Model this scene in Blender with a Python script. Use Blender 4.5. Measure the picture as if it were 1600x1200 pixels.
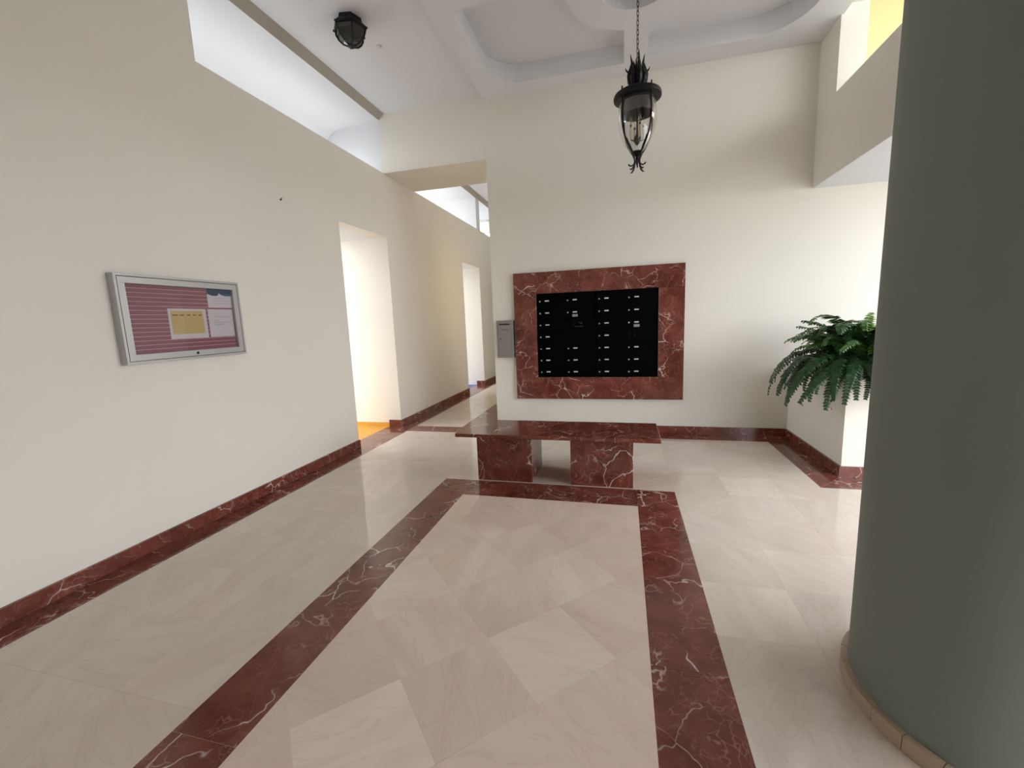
import bpy, bmesh, math, random
from mathutils import Vector, Matrix
random.seed(7)
for o in list(bpy.data.objects): bpy.data.objects.remove(o)
scene = bpy.context.scene
COL = scene.collection
PI = math.pi

# ------------------------------------------------------------------ camera
F_PX, YAW, PITCH, ROLL = 669.34, 0.25557, 0.14813, 0.03819
cam_d = bpy.data.cameras.new('camera'); cam = bpy.data.objects.new('camera', cam_d); COL.objects.link(cam)
cam_d.sensor_fit = 'HORIZONTAL'; cam_d.sensor_width = 36.0; cam_d.lens = 36.0*F_PX/1600.0
cam_d.clip_start = 0.05; cam_d.clip_end = 300
fwd = Vector((-math.sin(YAW)*math.cos(PITCH), math.cos(YAW)*math.cos(PITCH), -math.sin(PITCH)))
rgt = Vector((math.cos(YAW), math.sin(YAW), 0)); dwn = fwd.cross(rgt)
r2 = rgt*math.cos(ROLL)+dwn*math.sin(ROLL); d2 = -rgt*math.sin(ROLL)+dwn*math.cos(ROLL)
m = Matrix((r2, -d2, -fwd)).transposed().to_4x4(); m.translation = (0, 0, 1.44)
cam.matrix_world = m
scene.camera = cam

# ------------------------------------------------------------------ daylight
world = bpy.data.worlds.new('overcast_sky'); scene.world = world; world.use_nodes = True
bg = world.node_tree.nodes['Background']
bg.inputs[0].default_value = (0.93, 0.96, 1.0, 1); bg.inputs[1].default_value = 7.8
scene.view_settings.view_transform = 'Standard'; scene.view_settings.look = 'None'
scene.view_settings.exposure = 0.0; scene.view_settings.gamma = 1.0
scene.view_settings.use_curve_mapping = False
scene.cycles.diffuse_bounces = 8; scene.cycles.max_bounces = 14; scene.cycles.transparent_max_bounces = 12
scene.cycles.sample_clamp_indirect = 6.0; scene.cycles.caustics_reflective = False; scene.cycles.caustics_refractive = False

# ------------------------------------------------------------------ materials
def new_mat(name):
    mt = bpy.data.materials.new(name); mt.use_nodes = True
    nt = mt.node_tree; b = nt.nodes['Principled BSDF']
    return mt, nt, b
def N(nt, t, **kw):
    n = nt.nodes.new(t)
    for k, v in kw.items(): setattr(n, k, v)
    return n
def simple(name, col, rough=0.5, metal=0.0, spec=0.5, bump=0.0, bscale=60, var=0.0):
    mt, nt, b = new_mat(name)
    b.inputs['Base Color'].default_value = (*col, 1); b.inputs['Roughness'].default_value = rough
    b.inputs['Metallic'].default_value = metal; b.inputs['Specular IOR Level'].default_value = spec
    if bump or var:
        g = N(nt, 'ShaderNodeNewGeometry'); ns = N(nt, 'ShaderNodeTexNoise'); ns.inputs['Scale'].default_value = bscale
        ns.inputs['Detail'].default_value = 4
        nt.links.new(g.outputs['Position'], ns.inputs['Vector'])
        if bump:
            bp = N(nt, 'ShaderNodeBump'); bp.inputs['Strength'].default_value = bump; bp.inputs['Distance'].default_value = 0.004
            nt.links.new(ns.outputs['Fac'], bp.inputs['Height']); nt.links.new(bp.outputs['Normal'], b.inputs['Normal'])
        if var:
            n2 = N(nt, 'ShaderNodeTexNoise'); n2.inputs['Scale'].default_value = 1.3; n2.inputs['Detail'].default_value = 5
            nt.links.new(g.outputs['Position'], n2.inputs['Vector'])
            mx = N(nt, 'ShaderNodeMix', data_type='RGBA')
            mx.inputs[6].default_value = (*[c*(1-var) for c in col], 1); mx.inputs[7].default_value = (*[min(1, c*(1+var)) for c in col], 1)
            nt.links.new(n2.outputs['Fac'], mx.inputs[0]); nt.links.new(mx.outputs[2], b.inputs['Base Color'])
    return mt

def red_marble():
    mt, nt, b = new_mat('red_veined_marble'); L = nt.links.new
    g = N(nt, 'ShaderNodeNewGeometry'); oi = N(nt, 'ShaderNodeObjectInfo')
    mul = N(nt, 'ShaderNodeVectorMath', operation='MULTIPLY_ADD')
    L(oi.outputs['Random'], mul.inputs[0]); mul.inputs[1].default_value = (17.0, 31.0, 11.0); L(g.outputs['Position'], mul.inputs[2])
    warp = N(nt, 'ShaderNodeTexNoise'); warp.inputs['Scale'].default_value = 4.5; warp.inputs['Detail'].default_value = 3
    L(mul.outputs[0], warp.inputs['Vector'])
    wv = N(nt, 'ShaderNodeVectorMath', operation='MULTIPLY_ADD'); L(warp.outputs['Color'], wv.inputs[0])
    wv.inputs[1].default_value = (0.30, 0.30, 0.30); L(mul.outputs[0], wv.inputs[2])
    # ground colour
    gn = N(nt, 'ShaderNodeTexNoise'); gn.inputs['Scale'].default_value = 5; gn.inputs['Detail'].default_value = 8; gn.inputs['Roughness'].default_value = 0.65
    L(wv.outputs[0], gn.inputs['Vector'])
    cr = N(nt, 'ShaderNodeValToRGB'); e = cr.color_ramp.elements
    e[0].position = 0.32; e[0].color = (0.088, 0.0180, 0.0112, 1); e[1].position = 0.72; e[1].color = (0.225, 0.066, 0.045, 1)
    L(gn.outputs['Fac'], cr.inputs[0])
    col = cr.outputs[0]
    def veins(scale, width, mscale, mlo, mhi, color, prev, seed):
        off = N(nt, 'ShaderNodeVectorMath', operation='ADD'); off.inputs[1].default_value = (seed, seed*1.7, seed*0.6); L(wv.outputs[0], off.inputs[0])
        vo = N(nt, 'ShaderNodeTexVoronoi', feature='DISTANCE_TO_EDGE'); vo.inputs['Scale'].default_value = scale
        L(off.outputs[0], vo.inputs['Vector'])
        mr = N(nt, 'ShaderNodeMapRange'); mr.inputs[1].default_value = 0.0; mr.inputs[2].default_value = width; mr.inputs[3].default_value = 1; mr.inputs[4].default_value = 0
        L(vo.outputs['Distance'], mr.inputs[0])
        mk = N(nt, 'ShaderNodeTexNoise'); mk.inputs['Scale'].default_value = mscale; mk.inputs['Detail'].default_value = 3; L(off.outputs[0], mk.inputs['Vector'])
        m2 = N(nt, 'ShaderNodeMapRange'); m2.inputs[1].default_value = mlo; m2.inputs[2].default_value = mhi; L(mk.outputs['Fac'], m2.inputs[0])
        mm = N(nt, 'ShaderNodeMath', operation='MULTIPLY'); L(mr.outputs[0], mm.inputs[0]); L(m2.outputs[0], mm.inputs[1])
        mx = N(nt, 'ShaderNodeMix', data_type='RGBA'); L(mm.outputs[0], mx.inputs[0]); L(prev, mx.inputs[6]); mx.inputs[7].default_value = (*color, 1)
        return mx.outputs[2]
    col = veins(22, 0.05, 5.0, 0.45, 0.65, (0.27, 0.12, 0.095), col, 1.3)
    col = veins(11, 0.030, 6.0, 0.50, 0.66, (0.36, 0.17, 0.13), col, 3.1)
    col = veins(5.0, 0.022, 3.5, 0.50, 0.64, (0.52, 0.38, 0.32), col, 7.7)
    col = veins(3.0, 0.016, 2.6, 0.50, 0.60, (0.66, 0.58, 0.52), col, 12.3)
    # grey cloudy patches
    pn = N(nt, 'ShaderNodeTexNoise'); pn.inputs['Scale'].default_value = 3.2; pn.inputs['Detail'].default_value = 9; pn.inputs['Roughness'].default_value = 0.7; L(wv.outputs[0], pn.inputs['Vector'])
    pm = N(nt, 'ShaderNodeMapRange'); pm.inputs[1].default_value = 0.66; pm.inputs[2].default_value = 0.80; pm.inputs[4].default_value = 0.75; L(pn.outputs['Fac'], pm.inputs[0])
    px = N(nt, 'ShaderNodeMix', data_type='RGBA'); L(pm.outputs[0], px.inputs[0]); L(col, px.inputs[6]); px.inputs[7].default_value = (0.34, 0.27, 0.21, 1)
    L(px.outputs[2], b.inputs['Base Color'])
    b.inputs['Roughness'].default_value = 0.13; b.inputs['Specular IOR Level'].default_value = 0.5
    return mt

def cream_marble():
    mt, nt, b = new_mat('cream_marble'); L = nt.links.new
    g = N(nt, 'ShaderNodeNewGeometry'); oi = N(nt, 'ShaderNodeObjectInfo')
    mul = N(nt, 'ShaderNodeVectorMath', operation='MULTIPLY_ADD')
    L(oi.outputs['Random'], mul.inputs[0]); mul.inputs[1].default_value = (23.0, 41.0, 13.0); L(g.outputs['Position'], mul.inputs[2])
    # every tile has its own vein direction
    ang = N(nt, 'ShaderNodeMath', operation='MULTIPLY'); ang.inputs[1].default_value = 9.0; L(oi.outputs['Random'], ang.inputs[0])
    rot = N(nt, 'ShaderNodeVectorRotate', rotation_type='Z_AXIS'); L(mul.outputs[0], rot.inputs['Vector']); L(ang.outputs[0], rot.inputs['Angle'])
    st = N(nt, 'ShaderNodeVectorMath', operation='MULTIPLY'); st.inputs[1].default_value = (1.0, 3.6, 1.0); L(rot.outputs[0], st.inputs[0])
    n1 = N(nt, 'ShaderNodeTexNoise'); n1.inputs['Scale'].default_value = 1.6; n1.inputs['Detail'].default_value = 7; n1.inputs['Distortion'].default_value = 0.6
    L(st.outputs[0], n1.inputs['Vector'])
    cr = N(nt, 'ShaderNodeValToRGB'); e = cr.color_ramp.elements
    e[0].position = 0.28; e[0].color = (0.60, 0.52, 0.455, 1); e[1].position = 0.66; e[1].color = (0.675, 0.60, 0.535, 1)
    L(n1.outputs['Fac'], cr.inputs[0])
    vo = N(nt, 'ShaderNodeTexNoise'); vo.inputs['Scale'].default_value = 2.4; vo.inputs['Detail'].default_value = 5; vo.inputs['Distortion'].default_value = 1.2
    L(st.outputs[0], vo.inputs['Vector'])
    sb = N(nt, 'ShaderNodeMath', operation='SUBTRACT'); sb.inputs[1].default_value = 0.5; L(vo.outputs['Fac'], sb.inputs[0])
    ab = N(nt, 'ShaderNodeMath', operation='ABSOLUTE'); L(sb.outputs[0], ab.inputs[0])
    mr = N(nt, 'ShaderNodeMapRange'); mr.inputs[1].default_value = 0; mr.inputs[2].default_value = 0.02; mr.inputs[3].default_value = 0.20; mr.inputs[4].default_value = 0
    L(ab.outputs[0], mr.inputs[0])
    mx = N(nt, 'ShaderNodeMix', data_type='RGBA'); L(mr.outputs[0], mx.inputs[0]); L(cr.outputs[0], mx.inputs[6]); mx.inputs[7].default_value = (0.46, 0.33, 0.27, 1)
    tn = N(nt, 'ShaderNodeMix', data_type='RGBA', blend_type='MULTIPLY'); tn.inputs[0].default_value = 1
    L(mx.outputs[2], tn.inputs[6]); L(oi.outputs['Color'], tn.inputs[7])
    L(tn.outputs[2], b.inputs['Base Color'])
    b.inputs['Roughness'].default_value = 0.075; b.inputs['Specular IOR Level'].default_value = 0.5
    # a polished slab is never perfectly flat
    bn = N(nt, 'ShaderNodeTexNoise'); bn.inputs['Scale'].default_value = 3.0; L(mul.outputs[0], bn.inputs['Vector'])
    bp = N(nt, 'ShaderNodeBump'); bp.inputs['Strength'].default_value = 0.04; bp.inputs['Distance'].default_value = 0.01
    L(bn.outputs['Fac'], bp.inputs['Height']); L(bp.outputs['Normal'], b.inputs['Normal'])
    return mt

def thin_glass(name, tint, gloss=0.10, edge=0.7):
    mt = bpy.data.materials.new(name); mt.use_nodes = True; nt = mt.node_tree; nt.nodes.clear()
    o = N(nt, 'ShaderNodeOutputMaterial'); tr = N(nt, 'ShaderNodeBsdfTransparent'); gl = N(nt, 'ShaderNodeBsdfGlossy'); mx = N(nt, 'ShaderNodeMixShader')
    tr.inputs[0].default_value = (*tint, 1); gl.inputs[0].default_value = (1, 1, 1, 1); gl.inputs['Roughness'].default_value = 0.03
    lw = N(nt, 'ShaderNodeLayerWeight'); lw.inputs['Blend'].default_value = 0.25
    mr = N(nt, 'ShaderNodeMapRange'); mr.inputs[3].default_value = gloss; mr.inputs[4].default_value = edge
    nt.links.new(lw.outputs['Facing'], mr.inputs[0]); nt.links.new(mr.outputs[0], mx.inputs[0])
    nt.links.new(tr.outputs[0], mx.inputs[1]); nt.links.new(gl.outputs[0], mx.inputs[2]); nt.links.new(mx.outputs[0], o.inputs[0])
    return mt

def tinted(name, rough=0.5, spec=0.5):          # plain paint or leaf, its colour is the object's own colour
    mt, nt, b = new_mat(name)
    oi = N(nt, 'ShaderNodeObjectInfo'); g = N(nt, 'ShaderNodeNewGeometry'); ns = N(nt, 'ShaderNodeTexNoise'); ns.inputs['Scale'].default_value = 14
    nt.links.new(g.outputs['Position'], ns.inputs['Vector'])
    mr = N(nt, 'ShaderNodeMapRange'); mr.inputs[3].default_value = 0.7; mr.inputs[4].default_value = 1.3; nt.links.new(ns.outputs['Fac'], mr.inputs[0])
    vm = N(nt, 'ShaderNodeVectorMath', operation='SCALE'); nt.links.new(oi.outputs['Color'], vm.inputs[0]); nt.links.new(mr.outputs[0], vm.inputs['Scale'])
    nt.links.new(vm.outputs[0], b.inputs['Base Color'])
    b.inputs['Roughness'].default_value = rough; b.inputs['Specular IOR Level'].default_value = spec
    return mt

M = dict(
    wall=simple('cream_wall_paint', (0.755, 0.728, 0.662), 0.75, spec=0.25, bump=0.12, bscale=90, var=0.025),
    white=simple('white_ceiling_paint', (0.71, 0.72, 0.74), 0.85, spec=0.2, bump=0.10, bscale=80, var=0.02),
    yellow_wall=simple('yellow_exterior_paint', (0.84, 0.64, 0.33), 0.8, spec=0.2, bump=0.1, var=0.04),
    yellow_floor=simple('yellow_floor_paint', (0.62, 0.30, 0.025), 0.45, var=0.12),
    blue_floor=simple('blue_floor_paint', (0.04, 0.08, 0.30), 0.45, var=0.1),
    concrete=simple('pale_concrete', (0.42, 0.41, 0.39), 0.9, bump=0.3, var=0.1),
    red=red_marble(), cream=cream_marble(),
    grout=simple('pale_grout', (0.52, 0.45, 0.39), 0.6),
    column=simple('grey_green_column_paint', (0.212, 0.240, 0.216), 0.62, spec=0.3, bump=0.12, bscale=110, var=0.05),
    col_base=simple('beige_stone_base', (0.47, 0.36, 0.27), 0.4, var=0.18),
    iron=simple('black_wrought_iron', (0.008, 0.008, 0.009), 0.45, spec=0.3, bump=0.2, bscale=200),
    black=simple('black_anodised_door', (0.0012, 0.0012, 0.0013), 0.55, spec=0.03),
    black_panel=simple('black_frame', (0.0010, 0.0010, 0.0010), 0.6, spec=0.03),
    chrome=simple('chrome_lock', (0.62, 0.62, 0.60), 0.3, metal=1),
    plate=simple('white_number_plate', (0.70, 0.68, 0.62), 0.5),
    sticker=simple('grey_sticker', (0.26, 0.25, 0.235), 0.6, bump=0.0, var=0.25),
    faint=simple('faint_worn_marking', (0.022, 0.022, 0.022), 0.7),
    alu=simple('brushed_aluminium', (0.47, 0.465, 0.45), 0.42, metal=0.5, bump=0.05, bscale=200),
    grey_box=simple('grey_enamel_steel', (0.27, 0.25, 0.235), 0.42, metal=0.2),
    dark=simple('dark_void', (0.006, 0.006, 0.006), 0.7),
    brass=simple('old_brass', (0.16, 0.12, 0.05), 0.4, metal=0.8),
    felt=simple('mauve_felt', (0.285, 0.125, 0.145), 0.95, spec=0.05, bump=0.2, bscale=400, var=0.1),
    groove=simple('pale_pink_groove', (0.66, 0.43, 0.44), 0.8),
    paper=simple('white_paper', (0.63, 0.59, 0.62), 0.7, spec=0.2),
    paper_yellow=simple('yellow_print', (0.56, 0.42, 0.18), 0.7, spec=0.2, var=0.08),
    ink_dark=simple('dark_ink', (0.09, 0.05, 0.02), 0.7), ink_grey=simple('grey_ink', (0.40, 0.38, 0.42), 0.7),
    ink_pale=simple('pale_ink', (0.43, 0.33, 0.15), 0.7),
    blue=simple('navy_print', (0.022, 0.05, 0.105), 0.6), teal=simple('teal_print', (0.025, 0.105, 0.15), 0.6),
    glass=thin_glass('clear_lamp_glass', (0.93, 0.93, 0.92), 0.07), pane=thin_glass('case_glass', (0.95, 0.95, 0.95), 0.01, 0.10),
    smoke=thin_glass('smoky_glass', (0.10, 0.10, 0.105), 0.05, 0.35),
    candle=simple('candle_sleeve', (0.66, 0.56, 0.44), 0.6), socket=simple('brown_socket', (0.16, 0.07, 0.04), 0.5),
    bulb=thin_glass('bulb_glass', (0.96, 0.93, 0.86), 0.10),
    leaf=tinted('fern_leaf', 0.45, 0.4), stem=simple('brown_runner', (0.09, 0.06, 0.03), 0.7),
    soil=simple('dark_soil', (0.03, 0.02, 0.012), 0.95, bump=0.6, bscale=40),
    plastic=simple('white_plastic', (0.62, 0.60, 0.59), 0.4),
    taupe=simple('taupe_beam', (0.40, 0.365, 0.315), 0.75, spec=0.2, bump=0.12, bscale=90, var=0.03),  # beam edges in one even taupe, darker than the cream walls
    skirt=simple('yellow_skirting', (0.58, 0.30, 0.04), 0.5),
)

# ------------------------------------------------------------------ mesh helpers
class MB:
    def __init__(s): s.bm = bmesh.new()
    def box(s, x0, x1, y0, y1, z0, z1, bev=0.0):
        vs = [s.bm.verts.new(p) for p in ((x0,y0,z0),(x1,y0,z0),(x1,y1,z0),(x0,y1,z0),(x0,y0,z1),(x1,y0,z1),(x1,y1,z1),(x0,y1,z1))]
        fs = [s.bm.faces.new([vs[i] for i in q]) for q in ((0,3,2,1),(4,5,6,7),(0,1,5,4),(1,2,6,5),(2,3,7,6),(3,0,4,7))]
        if bev:
            es = list({e for f in fs for e in f.edges})
            bmesh.ops.bevel(s.bm, geom=es, offset=bev, segments=1, affect='EDGES', profile=0.5)
        return s
    def prism(s, pts, h0, h1, axis='z'):
        def mk(p, h): return {'z': (p[0], p[1], h), 'x': (h, p[0], p[1]), 'y': (p[0], h, p[1])}[axis]
        a = [s.bm.verts.new(mk(p, h0)) for p in pts]; b = [s.bm.verts.new(mk(p, h1)) for p in pts]
        s.bm.faces.new(list(reversed(a))); s.bm.faces.new(b); n = len(pts)
        for i in range(n): s.bm.faces.new((a[i], a[(i+1) % n], b[(i+1) % n], b[i]))
        return s
    def quad(s, *p): s.bm.faces.new([s.bm.verts.new(q) for q in p]); return s
    def lathe(s, prof, n=32, c=(0,0,0), cap=False):
        rings = []
        for r, z in prof:
            rings.append([s.bm.verts.new((c[0]+r*math.cos(2*PI*i/n), c[1]+r*math.sin(2*PI*i/n), c[2]+z)) for i in range(n)])
        for a, b in zip(rings, rings[1:]):
            for i in range(n): s.bm.faces.new((a[i], a[(i+1) % n], b[(i+1) % n], b[i]))
        if cap:
            s.bm.faces.new(list(reversed(rings[0]))); s.bm.faces.new(rings[-1])
        return s
    def tube(s, pts, rad, n=8, closed=False):
        pts = [Vector(p) for p in pts]; k = len(pts)
        rads = rad if isinstance(rad, (list, tuple)) else [rad]*k
        rings = []; up = None
        for i, p in enumerate(pts):
            if closed: t = pts[(i+1) % k]-pts[i-1]
            else: t = pts[min(i+1, k-1)]-pts[max(i-1, 0)]
            t.normalize()
            if up is None: up = t.orthogonal().normalized()
            u = (up-t*up.dot(t)); u = u.normalized() if u.length > 1e-6 else t.orthogonal().normalized(); up = u
            v = t.cross(u)
            rings.append([s.bm.verts.new(p+(u*math.cos(2*PI*j/n)+v*math.sin(2*PI*j/n))*rads[i]) for j in range(n)])
        prs = list(zip(rings, rings[1:])) + ([(rings[-1], rings[0])] if closed else [])
        for a, b in prs:
            for j in range(n): s.bm.faces.new((a[j], a[(j+1) % n], b[(j+1) % n], b[j]))
        if not closed: s.bm.faces.new(list(reversed(rings[0]))); s.bm.faces.new(rings[-1])
        return s
    def mesh(s, name, mat, smooth=False):
        bmesh.ops.recalc_face_normals(s.bm, faces=s.bm.faces)
        me = bpy.data.meshes.new(name); s.bm.to_mesh(me); s.bm.free()
        me.materials.append(mat)
        if smooth:
            me.polygons.foreach_set('use_smooth', [True]*len(me.polygons))
            try: me.set_sharp_from_angle(angle=math.radians(40))
            except Exception: pass
        return me
    def build(s, name, mat, parent=None, smooth=False, label=None):
        return link(name, s.mesh(name, mat, smooth), parent, label=label)
def link(name, me, parent=None, loc=None, rot=None, color=None, label=None):
    o = bpy.data.objects.new(name, me); COL.objects.link(o)
    if parent is not None:
        o.parent = parent; o.matrix_parent_inverse = Matrix.Translation(-Vector(parent.location)) if parent.type == 'EMPTY' else Matrix()
    if loc is not None: o.location = loc
    if rot is not None: o.rotation_euler = rot
    if color is not None: o.color = (*color, 1)
    if label: o['label'] = label
    return o
def thing(name, label, cat, loc=(0,0,0), group=None):
    o = bpy.data.objects.new(name, None); COL.objects.link(o); o.location = loc; o.empty_display_size = 0.1
    o['label'] = label; o['category'] = cat
    if group: o['group'] = group
    return o
def tag(o, label, cat, group=None):
    o['label'] = label; o['category'] = cat
    if group: o['group'] = group
    return o
def struct(o, label=None, cat=None):
    o['kind'] = 'structure'
    if label: o['label'] = label
    if cat: o['category'] = cat
    return o

# ------------------------------------------------------------------ measured planes (metres)
WX = -3.06          # left wall face
WT = 0.18           # its thickness
BY = 5.40           # mailbox wall face
CZ = 4.08           # underside of coffered ceiling
LZ = 4.135           # underside of plain ceiling strip
LOW = 3.42          # top of the low left wall
TOP = 4.45
Y0 = -3.0
YE = 13.0
O1 = (4.36, 5.38); O2 = (8.20, 9.24); OZ = 2.60     # passage openings in the left wall
CX = -1.63          # corner of mailbox wall and corridor
RX = 1.93           # face of the upper right wall
SZ = 2.69           # underside of the upper right wall

# ------------------------------------------------------------------ structure
mb = MB(); mb.prism([(Y0,0),(O1[0],0),(O1[0],OZ),(O1[1],OZ),(O1[1],0),(O2[0],0),(O2[0],OZ),(O2[1],OZ),(O2[1],0),(YE,0),(YE,LOW),(2.815,LOW),(2.815,TOP),(Y0,TOP)], WX-WT, WX, 'x')
struct(mb.build('wall_left', M['wall']), 'long cream wall with two open passages and an open clerestory above it', 'wall')

mb = MB(); mb.prism([(CX,0),(4.0,0),(4.0,SZ),(RX+0.1,SZ),(RX+0.1,TOP),(CX,TOP)], BY, BY+0.2, 'y')
struct(mb.build('wall_back', M['wall']), 'cream wall that carries the mailboxes', 'wall')
struct(MB().box(WX, CX, BY, 6.27, 3.41, TOP).build('wall_header', M['wall']), 'cream header above the corridor mouth', 'wall')
struct(MB().box(CX, CX+0.2, BY+0.2, YE, 0, TOP).build('wall_corridor', M['wall']), 'cream right-hand wall of the corridor', 'wall')
struct(MB().box(WX, CX+0.2, YE, YE+0.2, 0, TOP).build('wall_corridor_end', M['wall']), 'cream wall closing the corridor', 'wall')
struct(MB().box(WX-WT, 3.4, Y0-0.2, Y0, 0, TOP).build('wall_rear', M['wall']), 'cream wall behind the viewer', 'wall')
# upper right wall with its high opening
mb = MB(); X1 = RX+0.22
mb.box(RX, X1, Y0, BY, SZ, 3.43); mb.box(RX, X1, Y0, BY, 4.16, TOP); mb.box(RX, X1, 4.99, BY, 3.43, 4.16); mb.box(RX, X1, Y0, 3.5, 3.43, 4.16)
struct(mb.build('wall_right', M['wall']), 'hanging cream upper wall with a high opening above the planter', 'wall')
struct(MB().box(RX, X1, Y0, -0.5, 0, SZ).build('wall_right_lower', M['wall']), 'cream wall beside the entrance', 'wall')
struct(MB().box(RX+0.004, 4.0, Y0, BY, SZ-0.004, SZ+0.0).build('ceiling_porch', M['white']), 'low white ceiling of the side porch', 'ceiling')
struct(MB().box(X1, 6.5, BY, BY+0.2, SZ+0.12, 5.2).build('wall_exterior', M['yellow_wall']), 'yellow exterior wall seen through the high opening', 'wall')

# passages to the left and the rooms' roof under the clerestory
for k, (a, b, fm) in enumerate(((O1[0], O1[1], 'yellow_floor'), (O2[0], O2[1], 'blue_floor'))):
    w = ('first', 'second')[k]
    struct(MB().box(-4.5, WX-WT, b, b+0.15, 0, OZ).build('wall_passage_%s_far' % w, M['wall']), 'bright cream wall inside the %s passage' % w, 'wall')
    struct(MB().box(-4.5, WX-WT, a-0.15, a, 0, OZ).build('wall_passage_%s_near' % w, M['wall']), 'near cream wall of the %s passage' % w, 'wall')
    struct(MB().box(-4.5, WX-WT, a, b, -0.02, 0.0).build('floor_passage_%s' % w, M[fm]), ('%s painted floor of the side passage' % ('yellow', 'blue')[k]), 'floor')
for a, b in (O1, O2):
    struct(MB().box(-3.95, WX-WT, a-0.15, b+0.15, OZ, OZ+0.14).build('ceiling_passage', M['white']), 'white slab over a side passage', 'ceiling')
for a, b in ((Y0, O1[0]-0.15), (O1[1]+0.15, O2[0]-0.15), (O2[1]+0.15, YE)):
    struct(MB().box(-5.0, WX-WT, a, b, OZ, OZ+0.14).build('ceiling_side_room', M['white']), 'white flat roof of the side rooms under the clerestory', 'ceiling')
# clerestory bays
struct(MB().box(-4.7, WX-0.005, BY+0.012, 6.27, OZ+0.14, TOP).build('wall_bay_cross', M['white']), 'white cross wall ending the clerestory bay', 'wall')
struct(MB().box(-4.7, WX-0.005, 9.21, 9.44, OZ+0.14, TOP).build('wall_bay_far', M['white']), 'white cross wall of the far clerestory bay', 'wall')
struct(MB().box(-4.7, WX-WT, 2.4, 2.6, OZ+0.14, TOP).build('wall_bay_near', M['white']), 'white cross wall of the near clerestory bay', 'wall')
prof = [(WX, TOP), (WX, 4.06), (-3.66, 4.03)]
for i in range(1, 9):
    t = i/8*PI/2; prof.append((-3.66-0.24*math.sin(t), 4.03-0.24*(1-math.cos(t))))
prof += [(-3.90, 3.74), (-4.1, 3.74), (-4.1, TOP)]
struct(MB().prism(prof, 2.6, BY+0.012, 'y').build('ceiling_bay_near', M['white'], smooth=True), 'white sloping ceiling of the clerestory with a rounded edge beam', 'ceiling')
for a, b in ((6.27, 9.21), (9.44, YE)):
    struct(MB().box(-4.7, WX, a, b, 4.06, TOP).build('ceiling_bay', M['white']), 'white ceiling of a far clerestory bay', 'ceiling')
# plain ceiling beside the beam edge
struct(MB().box(-2.985, CX, Y0, BY, LZ, TOP).build('ceiling', M['white']), 'plain white ceiling beside the coffers', 'ceiling')
struct(MB().box(-2.985, CX, 6.27, YE, LZ, TOP).build('ceiling_corridor', M['white']), 'plain white corridor ceiling', 'ceiling')
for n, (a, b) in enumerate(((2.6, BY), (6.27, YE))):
    struct(MB().prism([(WX, TOP), (WX, 4.06), (-2.985, LZ), (-2.985, TOP)], a, b, 'y').build('trim_%d' % (n+1), M['taupe']), 'long taupe beam edge between plain ceiling and clerestory', 'beam')
struct(MB().box(-6.0, 4.2, Y0-0.4, YE+0.4, TOP, TOP+0.15).build('ceiling_roof_slab', M['concrete']), 'roof slab above the lobby', 'ceiling')

# coffered ceiling: one slab with recesses
def arc(cx, cy, r, a0, a1, n):
    return [(cx+r*math.cos(a0+(a1-a0)*i/n), cy+r*math.sin(a0+(a1-a0)*i/n)) for i in range(n+1)]
LXc, LYc = 0.12, 4.02        # lantern / medallion centre
def coffer(x_in, x_out, yb, yf, rad):
    sg = -1 if x_out < x_in else 1
    ccx = x_out-sg*rad; ccy = yb-rad
    pts = [(x_in, yb)]
    a0, a1 = PI/2, (PI if sg < 0 else 0)
    pts += arc(ccx, ccy, rad, a0, a1, 10)
    pts += [(x_out, yf)]
    R = 0.585
    xa = LXc+sg*math.sqrt(R*R-(yf-LYc)**2); ya = LYc+math.sqrt(R*R-(x_in-LXc)**2)
    A0 = math.atan2(yf-LYc, xa-LXc); A1 = math.atan2(ya-LYc, x_in-LXc)
    if sg < 0 and A0 < 0: A0 += 2*PI
    pts += arc(LXc, LYc, R, A0, A1, 14)
    return pts
yf = 3.88
coffers = [coffer(0.012, -1.43, 5.15, yf, 0.36), coffer(0.238, 1.66, 5.12, yf, 0.46)]
ym = 3.77
coffers += [[(x, 2*ym-y) for x, y in c] for c in [
    [(0.012, 5.15)]+arc(-1.07, 4.79, 0.36, PI/2, PI, 8)+[(-1.43, yf), (0.012, yf)],
    [(0.238, 5.12)]+arc(1.20, 4.66, 0.46, PI/2, 0, 8)+[(1.66, yf), (0.238, yf)]]]
# keep the front pair clear of the medallion
coffers[2] = [(x, min(y, 3.40)) for x, y in coffers[2]]; coffers[3] = [(x, min(y, 3.40)) for x, y in coffers[3]]
circle = arc(LXc, LYc, 0.315, 0, 2*PI, 40)[:-1]
def clean(p):
    q = []
    for a in p:
        if not q or (abs(a[0]-q[-1][0])+abs(a[1]-q[-1][1])) > 1e-4: q.append(a)
    if abs(q[0][0]-q[-1][0])+abs(q[0][1]-q[-1][1]) < 1e-4: q.pop()
    return q
bm = bmesh.new(); edges = []
def loop_edges(pts, z):
    vs = [bm.verts.new((x, y, z)) for x, y in pts]
    return vs, [bm.edges.new((vs[i], vs[(i+1) % len(vs)])) for i in range(len(vs))]
ov, oe = loop_edges([(CX, Y0), (RX+0.02, Y0), (RX+0.02, BY), (CX, BY)], CZ); edges += oe
holes = [(clean(c), 0.19) for c in coffers]+[(circle, 0.22)]
hv = []
for pts, dep in holes:
    vs, es = loop_edges(pts, CZ); edges += es; hv.append((vs, pts, dep))
bmesh.ops.triangle_fill(bm, use_beauty=True, use_dissolve=False, edges=edges)
for vs, pts, dep in hv:
    tv = [bm.verts.new((x, y, CZ+dep)) for x, y in pts]; n = len(tv)
    for i in range(n): bm.faces.new((vs[i], vs[(i+1) % n], tv[(i+1) % n], tv[i]))
    bm.faces.new(tv)
tp = [bm.verts.new((v.co.x, v.co.y, TOP)) for v in ov]
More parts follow.
